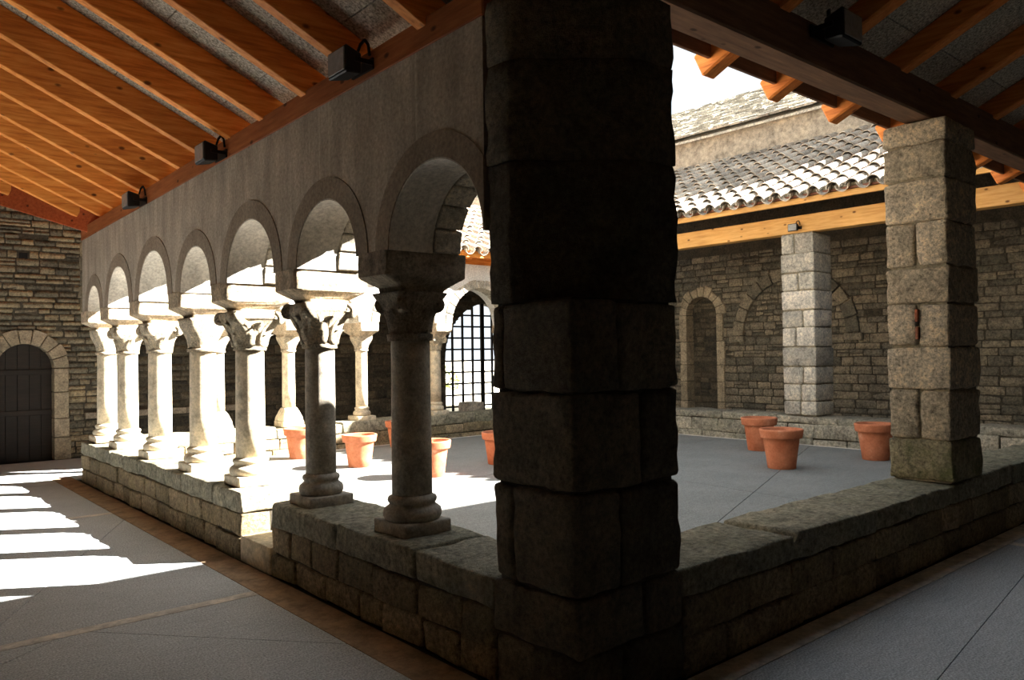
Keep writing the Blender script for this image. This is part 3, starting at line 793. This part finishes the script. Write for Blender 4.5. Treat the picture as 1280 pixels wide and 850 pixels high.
def chamfer_block(z0, z1, seed, rough=.014):
    pts = [(0, .56), (0, .40), (.03, .355), (.44, .03), (.50, 0), (.73, 0), (.73, .56)]
    nz = max(4, int((z1-z0)/.05)); ring = []
    for i in range(len(pts)):
        p, q = Vector(pts[i]), Vector(pts[(i+1) % len(pts)]); m = max(1, int((q-p).length/.05))
        ring += [p.lerp(q, j/m) for j in range(m)]
    n = len(ring); vs = []; fs = []; c = Vector((.36, .3)); off = Vector((seed*3.7, seed, 0))
    for k in range(nz+1):
        t = k/nz; z = z0+(z1-z0)*t; ins = .006 if k in (0, nz) else 0.
        for p in ring:
            d = (p-c).normalized(); q3 = Vector((p.x, p.y, z))
            dsp = noise.noise(q3*7+off)*rough*1.3+noise.noise(q3*20+off)*rough*.8
            vs.append((p.x+d.x*(dsp-ins), p.y+d.y*(dsp-ins), z))
    for k in range(nz):
        for i in range(n): j = (i+1) % n; fs.append((k*n+i, k*n+j, (k+1)*n+j, (k+1)*n+i))
    fs.append(tuple(range(n))[::-1]); fs.append(tuple(nz*n+i for i in range(n)))
    return mesh(vs, fs)
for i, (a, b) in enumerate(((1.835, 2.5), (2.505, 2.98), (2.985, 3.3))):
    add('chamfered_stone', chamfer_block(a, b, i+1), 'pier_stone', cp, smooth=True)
# square pillar on the right low wall
zc = [.528, .86, 1.26, 1.6, 1.95, 2.24, 2.6, 2.94, 3.22, 3.41]
sp = quoin_pier('stone_pillar', 'tall square pillar of rough tooled blocks, green with moss at its foot', 'pillar', 4.16, 4.79, .01, .5, zc, 'pillar_stone', 8, .06, .014, {0: 'pillar_mossy'}, [0, 1, 0, 1, 0, 1, 0, 0, 0])
add('brick_chip', box_me(4.145, 4.19, .245, .268, 1.80, 1.90, .004), 'brick_chip', sp)
add('brick_chip', box_me(4.145, 4.19, .245, .268, 1.66, 1.76, .004), 'brick_chip', sp)
ep = quoin_pier('stone_pier', 'pale square pier of light and grey blocks before the rubble wall', 'pier', 8.92, 9.48, 3.66, 4.22, [.555, .78, 1.05, 1.32, 1.62, 1.93, 2.2, 2.5, 2.78, 3.08, 3.4], 'east_pier_stone', 9, .09, .008, None, [1, 1, 1, 0, 1, 1, 0, 1, 0, 1])
for (xa, xb, ya, yb, lab) in ((8.9, 9.5, 0., .55, 'square corner pier where the mossy low wall ends'), (8.9, 9.5, 8.75, 9.3, 'square corner pier at the end of the white arcade')):
    quoin_pier('stone_pier', lab, 'pier', xa, xb, ya, yb, [0, .5, .9, 1.3, 1.75, 2.2, 2.6, 3.0, 3.4], 'pillar_stone', int(ya)+20, .12, .01)

# ================================================================== CEILINGS AND ROOFS
SL = .46
# left gallery: rafters run along x and climb away from the court
zr = lambda x: 3.36-SL*x           # underside of rafters
ry = [-2.9, -2.3, -1.7, -1.05, -.4, .25, 1.11, 1.9, 2.53, 3.23, 3.87, 4.53, 5.13, 5.75, 6.38, 6.95, 7.55, 8.15, 8.75, 9.4, 10., 10.6, 11.2]
HN = 8.75
RH, RW = .2, .085
deck = RH*math.sqrt(1+SL*SL)
def deck_me(pts, zf, t=.06):
    vs = [(x, y, zf(x, y)) for x, y in pts]+[(x, y, zf(x, y)+t) for x, y in pts]; k = len(pts)
    return mesh(vs, [tuple(range(k))[::-1], tuple(range(k, 2*k))]+[(i, (i+1) % k, k+(i+1) % k, k+i) for i in range(k)])
XE = .62
cw = add('ceiling_left', deck_me([(XE, 0.3), (XE, 8.4), (-3.4, 12.2), (-3.4, -3.4)], lambda x, y: zr(x)+deck+.035), 'roof_panel'); tag(cw, 'sloping grey board ceiling of the left gallery on orange rafters', kind='structure')
for yy in ry:
    xa = .55
    if yy < .6: xa = min(xa, yy-.35)
    xb = -3.4
    if yy > HN-.35: xa = -(yy-HN)-.1
    if yy < -3.3 or xa-xb < .15: continue
    add('rafter', bar_me((xa, yy, zr(xa)), (xb, yy, zr(xb)), RW, RH, bevel=.006), 'rafter_wood_x', cw)
    # boards of the bay beyond this rafter
for ya, yb in zip(ry[:-1], ry[1:]):
    x = .55; k = 0
    while x > -3.4:
        x2 = max(x-.62, -3.4)
        if (ya > x+.1) and not (yb > HN and x > -(yb-HN)):
            pts = [(x-.004, ya), (x-.004, yb), (x2+.004, yb), (x2+.004, ya)]
            add('roof_board', deck_me(pts, lambda u, v: zr(u)+deck+.002, .03), 'roof_panel', cw)
        x = x2
add('hip_rafter', bar_me((.1, HN-.1, zr(.1)-.13), (-3.35, HN+3.35, zr(-3.35)-.13), .16, .34, bevel=.01), 'hip_wood', cw)
add('hip_rafter', bar_me((-.02, -.02, zr(.02)-.02), (-3.35, -3.35, zr(-3.35)-.05), .14, .3, bevel=.01), 'beam_wood_x', cw)
# right gallery
zs = lambda y: 3.69-SL*(y-.1)
beam = add('ceiling_beam', bar_me((.76, .24, 3.41), (8.92, .24, 3.44), .22, .285, bevel=.012), 'beam_wood_x')
tag(beam, 'heavy dark eaves beam running over the square pillar', 'beam', kind='thing')
rx = [.35, 1.2, 2.02, 2.82, 3.72, 4.68, 5.66, 6.6, 7.55, 8.5, 9.45, 10.4]
cs = add('ceiling_right', deck_me([(.3, .68), (9.2, .68), (11.9, -3.4), (-3.4, -3.4)], lambda x, y: zs(y)+.17*1.1+.04), 'roof_panel'); tag(cs, 'sloping grey board ceiling of the right gallery on orange rafters', kind='structure')
for xx in rx:
    me = bar_me((xx, .70, zs(.70)), (xx, -3.4, zs(-3.4)), .13, .17, bevel=.012)
    add('rafter', me, 'rafter_wood_y', cs)
for xa, xb in zip(rx[:-1], rx[1:]):
    yy = .64
    while yy > -3.4:
        y2 = max(yy-.62, -3.4)
        add('roof_board', deck_me([(xa, yy-.004), (xb, yy-.004), (xb, y2+.004), (xa, y2+.004)], lambda u, v: zs(v)+.17*1.1+.002, .03), 'roof_panel', cs)
        yy = y2
add('eave_board', bar_me((.5, .64, zs(.64)+.075), (9.0, .64, zs(.64)+.075), .03, .13, bevel=.004), 'beam_wood_x', cs)
# east gallery: beam, rafter tails, eave board, tiles
be = add('eaves_beam', bar_me((9.06, .76, 3.405), (9.06, 8.9, 3.405), .22, .27, bevel=.01), 'new_wood_y'); tag(be, 'pale orange eaves beam resting on the pale pier across the court', 'beam', kind='thing')
ESL = .486
ez = lambda x: 3.86+ESL*(x-8.3)       # underside of the tiling
re_ = add('roof_east', deck_me([(8.36, -.4), (8.36, 9.2), (11.8, 9.2), (11.8, -.4)], lambda x, y: ez(x)-.03, .03), 'rafter_wood_y'); tag(re_, 'curved clay tile roof over the far right gallery', kind='structure')
yy = .4
while yy < 9:
    add('rafter_tail', bar_me((8.40, yy, ez(8.4)-.16), (11.6, yy, ez(11.6)-.16), .1, .125, bevel=.006), 'new_wood_y', re_); yy += .98
add('eave_board', bar_me((8.36, .1, 3.735), (8.36, 9.0, 3.735), .05, .085, bevel=.004), 'new_wood_y', re_)
add('gutter_strip', bar_me((8.33, .1, 3.825), (8.33, 9.0, 3.825), .05, .035, bevel=.004), 'gutter_copper', re_)
add('mortar_bed', bar_me((8.34, .1, 3.86), (8.34, 9.0, 3.86), .04, .055), 'mortar', re_)
def tile_me(L=.46, r0=.085, r1=.07, th=.014, n=8, down=False):
    """half-round tile lying along +x (x=0 is the lower, wider end)"""
    vs = []; fs = []
    for x, ra in ((0, r0), (L, r1)):
        for rr in (ra, ra-th):
            for i in range(n+1):
                a = math.pi*i/n; vs.append((x, rr*math.cos(a), rr*math.sin(a)*(-1 if down else 1)))
    m = n+1
    for i in range(n):
        fs += [(i, i+1, 2*m+i+1, 2*m+i), (m+i, 3*m+i, 3*m+i+1, m+i+1), (i, m+i, m+i+1, i+1), (2*m+i, 2*m+i+1, 3*m+i+1, 3*m+i)]
    fs += [(0, 2*m, 3*m, m), (n, m+n, 3*m+n, 2*m+n)]
    return mesh(vs, fs)
TILES = []
for s in range(4):
    t_ = tile_me(.46, .104-.005*s/3, .07, .014); t_.materials.append(MATS['tile_clay']); TILES.append(t_)
PAN = tile_me(.46, .10, .085, .012, 6, True); PAN.materials.append(MATS['tile_clay'])
def tile_roof(parent, P, u_rng, n_rows, sp, step, detail, seed):
    """P(u, s) -> (world pos, rotation matrix 3x3 for tile axes)"""
    rs = random.Random(seed); V = []; Fs = []; cnt = 0
    u = u_rng[0]
    while u < u_rng[1]:
        for k in range(n_rows):
            for kind in (0, 1):
                uu = u+(sp/2 if kind else 0)+rs.uniform(-.008, .008)
                pos, rot = P(uu, k*step+rs.uniform(-.01, .01), .105 if kind else .075)
                m = Matrix.Translation(pos) @ rot.to_4x4() @ Matrix.Rotation(rs.uniform(-.03, .03), 4, 'Z') @ Matrix.Rotation(.045 if kind == 0 else .03, 4, 'Y')
                me = PAN if kind else TILES[rs.randrange(4)]
                if kind == 0 and detail[0] < uu < detail[1] and cnt < 295:
                    o = bpy.data.objects.new('roof_tile', me); COL.objects.link(o); o.parent = parent; o.matrix_basis = m; cnt += 1
                else:
                    b0 = len(V); V += [m @ v.co for v in me.vertices]; Fs += [tuple(b0+i for i in p.vertices) for p in me.polygons]
        u += sp
    if V: tag(add('tiling', mesh(V, Fs, fix=False), 'tile_clay', parent), kind='stuff')
aE = math.atan(ESL)
def PEr(u, s, h):
    d = Vector((math.cos(aE), 0, math.sin(aE))); nrm = Vector((-math.sin(aE), 0, math.cos(aE)))
    return Vector((8.22, u, ez(8.22)))+d*s+nrm*(h-.05), Matrix((d, Vector((0, 1, 0)), nrm)).transposed()
tile_roof(re_, PEr, (-.2, 9.0), 11, .29, .37, (1.7, 7.2), 5)
# far gallery roof: tiles above the white arcade
zn = lambda y: 3.35+SL*(y-8.75)
rn = add('roof_far', deck_me([(.45, 8.3), (9.2, 8.3), (11.8, 12.2), (-3.3, 12.2)], lambda x, y: zn(y)+.2, .03), 'rafter_wood_y'); tag(rn, 'clay tile roof over the far gallery above the white arcade', kind='structure')
add('eaves_beam', bar_me((.2, 8.86, 3.2), (9.2, 8.86, 3.2), .22, .24, bevel=.01), 'rafter_wood_x', rn)
xx = .3
while xx < 9.2:
    add('rafter_tail', bar_me((xx, 8.36, zn(8.36)+.06), (xx, 11.8, zn(11.8)+.06), .1, .13), 'rafter_wood_y', rn); xx += .8
add('eave_board', bar_me((.5, 8.32, zn(8.3)+.12), (9.2, 8.32, zn(8.3)+.12), .03, .1), 'rafter_wood_x', rn)
aN = math.atan(SL)
def PNr(u, s, h):
    d = Vector((0, math.cos(aN), math.sin(aN))); nrm = Vector((0, -math.sin(aN), math.cos(aN)))
    return Vector((u, 8.22, zn(8.22)+.23))+d*s+nrm*(h-.05), Matrix((d, Vector((-1, 0, 0)), nrm)).transposed()
tile_roof(rn, PNr, (.75, 9.0), 10, .29, .37, (5.4, 7.8), 6)

# ---- church behind the east roof
ch = add('wall_church', box_me(11.8, 12.35, -6, 26, 5.4, 6.2), 'church_plaster'); tag(ch, 'weathered plaster wall of the church above the tile roof', kind='structure')
rc = add('roof_church', deck_me([(11.62, -6.4), (11.62, 26.4), (16.0, 26.4), (16.0, -6.4)], lambda x, y: 6.12+.5*(x-11.62), .05), 'slate'); tag(rc, 'rough stone slate roof of the church', kind='structure')
V = []; Fs = []; rs = random.Random(3)
d = Vector((1, 0, .5)).normalized(); nrm = Vector((-.5, 0, 1)).normalized()
s_ = 0.
row = 0
while s_ < 4.85:
    yy = 3+rs.uniform(-.2, 0)
    while yy < 20:
        wd = rs.uniform(.22, .5); o = Vector((11.58, yy, 6.17))+d*(s_+rs.uniform(-.03, .03))+nrm*.012
        b0 = len(V); t = rs.uniform(.025, .05); lf = rs.uniform(.03, .06)
        for a_, up in ((0, lf), (.3, .012)):
            for b_ in (0, wd-.012):
                for h_ in (0, t): V.append(o+d*a_+Vector((0, b_, 0))+nrm*(up+h_))
        Fs += [tuple(b0+i for i in f) for f in ((0, 2, 3, 1), (4, 5, 7, 6), (0, 1, 5, 4), (2, 6, 7, 3), (1, 3, 7, 5), (0, 4, 6, 2))]
        yy += wd
    s_ += .16
tag(add('slates', mesh(V, Fs, fix=False), 'slate', rc), kind='stuff')
add('back_slope', deck_me([(16.0, -6.4), (16.0, 26.4), (20.4, 26.4), (20.4, -6.4)], lambda x, y: 8.31-.5*(x-16.0), .05), 'slate', rc)

# ================================================================== FLOODLIGHTS
def floodlight(loc, rotz, label, s=1.0):
    e = empty('floodlight', loc, label, 'lamp', 'floodlights on the roof beams')
    def p(nm, me, mt): return add(nm, me, mt, e, loc, rotz, (s, s, s))
    body = bmesh.new(); bmesh.ops.create_cube(body, size=1)
    for v in body.verts:
        f = 1.0 if v.co.y < 0 else .72
        v.co = Vector((v.co.x*.2*f, v.co.y*.11-.10, v.co.z*.15*f))
    bmesh.ops.bevel(body, geom=body.edges[:], offset=.008, segments=1, affect='EDGES')
    h = p('housing', bm_mesh(body), 'lamp_black')
    add('lens', box_me(-.085, .085, -.162, -.154, -.06, .06, .002), 'lamp_lens', h, loc, rotz, (s, s, s))
    for sx in (-1, 1): p('bracket_arm', box_me(sx*.108-.004, sx*.108+.004, -.11, .0, -.012, .012), 'iron')
    p('bracket', box_me(-.112, .112, -.004, .006, -.03, .03), 'iron')
    pts = [(0, -.04, .07), (.02, -.03, .12), (.05, -.02, .14), (.07, -.01, .11), (.075, -.005, .05)]
    for a, b in zip(pts[:-1], pts[1:]): p('cable', bar_me(a, b, .012, .012, Vector((0, 1, .01))), 'cable')
    return e
floodlight((-.01, 1.72, 3.31), -math.pi/2, 'black box floodlight on the wall plate beside the corner pier', 1.1)
floodlight((-.01, 4.02, 3.25), -math.pi/2, 'black box floodlight on the wall plate above the third column', 1.1)
floodlight((-.01, 6.2, 3.21), -math.pi/2, 'black box floodlight on the wall plate above the fifth column', 1.1)
floodlight((2.44, .112, 3.62), 0, 'black box floodlight on top of the heavy dark eaves beam', 1.3)
floodlight((8.945, 3.95, 3.48), -math.pi/2, 'small black floodlight on the pale beam above the pale pier', .8)

# ================================================================== TERRACOTTA POTS
def pot_mesh(s):
    out = [(.145, .0), (.15, .005), (.165, .12), (.188, .29), (.192, .33), (.205, .333), (.222, .338), (.226, .35), (.236, .415), (.236, .43), (.226, .436), (.208, .433), (.2, .42), (.185, .36)]
    inn = [(.172, .36), (.02, .355)]
    return lathe_me([(r*s, z*s) for r, z in out], 40)
POTS = [(6.49, 2.84, 1.12, 'large terracotta pot standing alone on the grey paving across from the square pillar'),
        (7.85, 3.99, 1.1, 'terracotta pot just behind the large lone pot, in front of the pale far blocks'),
        (8.0, 2.36, 1.1, 'terracotta pot half hidden behind the square pillar'),
        (2.66, 8.22, 1.0, 'terracotta pot against the low wall of the far arcade'),
        (2.85, 6.85, .98, 'terracotta pot standing at the edge of the sunlit paving'),
        (3.06, 5.48, 1.0, 'terracotta pot half hidden behind the first grey column'),
        (4.42, 8.35, .95, 'terracotta pot mostly hidden behind the first column, by the far low wall'),
        (4.3, 5.7, .98, 'terracotta pot peeping out from behind the dark corner pier')]
pm = pot_mesh(1.0); pm.materials.append(MATS['terracotta']); pm.shade_smooth()
sm_ = lathe_me([(.186, .35), (.18, .37), (.1, .378), (.02, .38)], 24); sm_.materials.append(MATS['soil'])
for (x, y, s, lab) in POTS:
    e = empty('terracotta_pot', (x, y, .12), lab, 'pot', 'terracotta pots in the courtyard')
    e.scale = (s, s, s)
    for nm, me in (('pot_body', pm), ('soil', sm_)):
        o = bpy.data.objects.new(nm, me); COL.objects.link(o); o.parent = e

# ================================================================== OUTSIDE THE GATE
g = add('ground', box_me(-60, 120, 12.31, 160, -.3, -.05), 'gravel'); tag(g, 'bright pale ground outside the gate', kind='structure')
def bush(x, y, h, w, label, seed):
    e = empty('bush', (x, y, -.05), label, 'bush', 'bushes outside the gate')
    rs = random.Random(seed); V = []; Fs = []
    for i in range(420):
        a = rs.uniform(0, 6.28); rr = w*math.sqrt(rs.random()); z = h*(.15+.85*rs.random())*(1-.4*(rr/w)**2)
        c = Vector((x+rr*math.cos(a), y+rr*math.sin(a), z)); u_ = Vector((rs.uniform(-1, 1), rs.uniform(-1, 1), rs.uniform(-.5, 1))).normalized()*.09
        v_ = u_.cross(Vector((rs.uniform(-1, 1), rs.uniform(-1, 1), 1))).normalized()*.035; b0 = len(V)
        V += [c-u_, c+v_, c+u_, c-v_]; Fs.append((b0, b0+1, b0+2, b0+3))
    tag(add('foliage', mesh(V, Fs, fix=False), 'leaf_green', e), kind='stuff')
    for k in range(5): add('stem', bar_me((x, y, -.05), (x+rs.uniform(-w, w)*.6, y+rs.uniform(-w, w)*.6, h*.7), .03, .03, Vector((0, 1, .1))), 'twig', e)
bush(16.0, 23.5, 1.2, .8, 'round green bush seen through the iron gate', 5)
bush(14.2, 24.5, .75, .5, 'low green bush seen at the foot of the iron gate', 6)
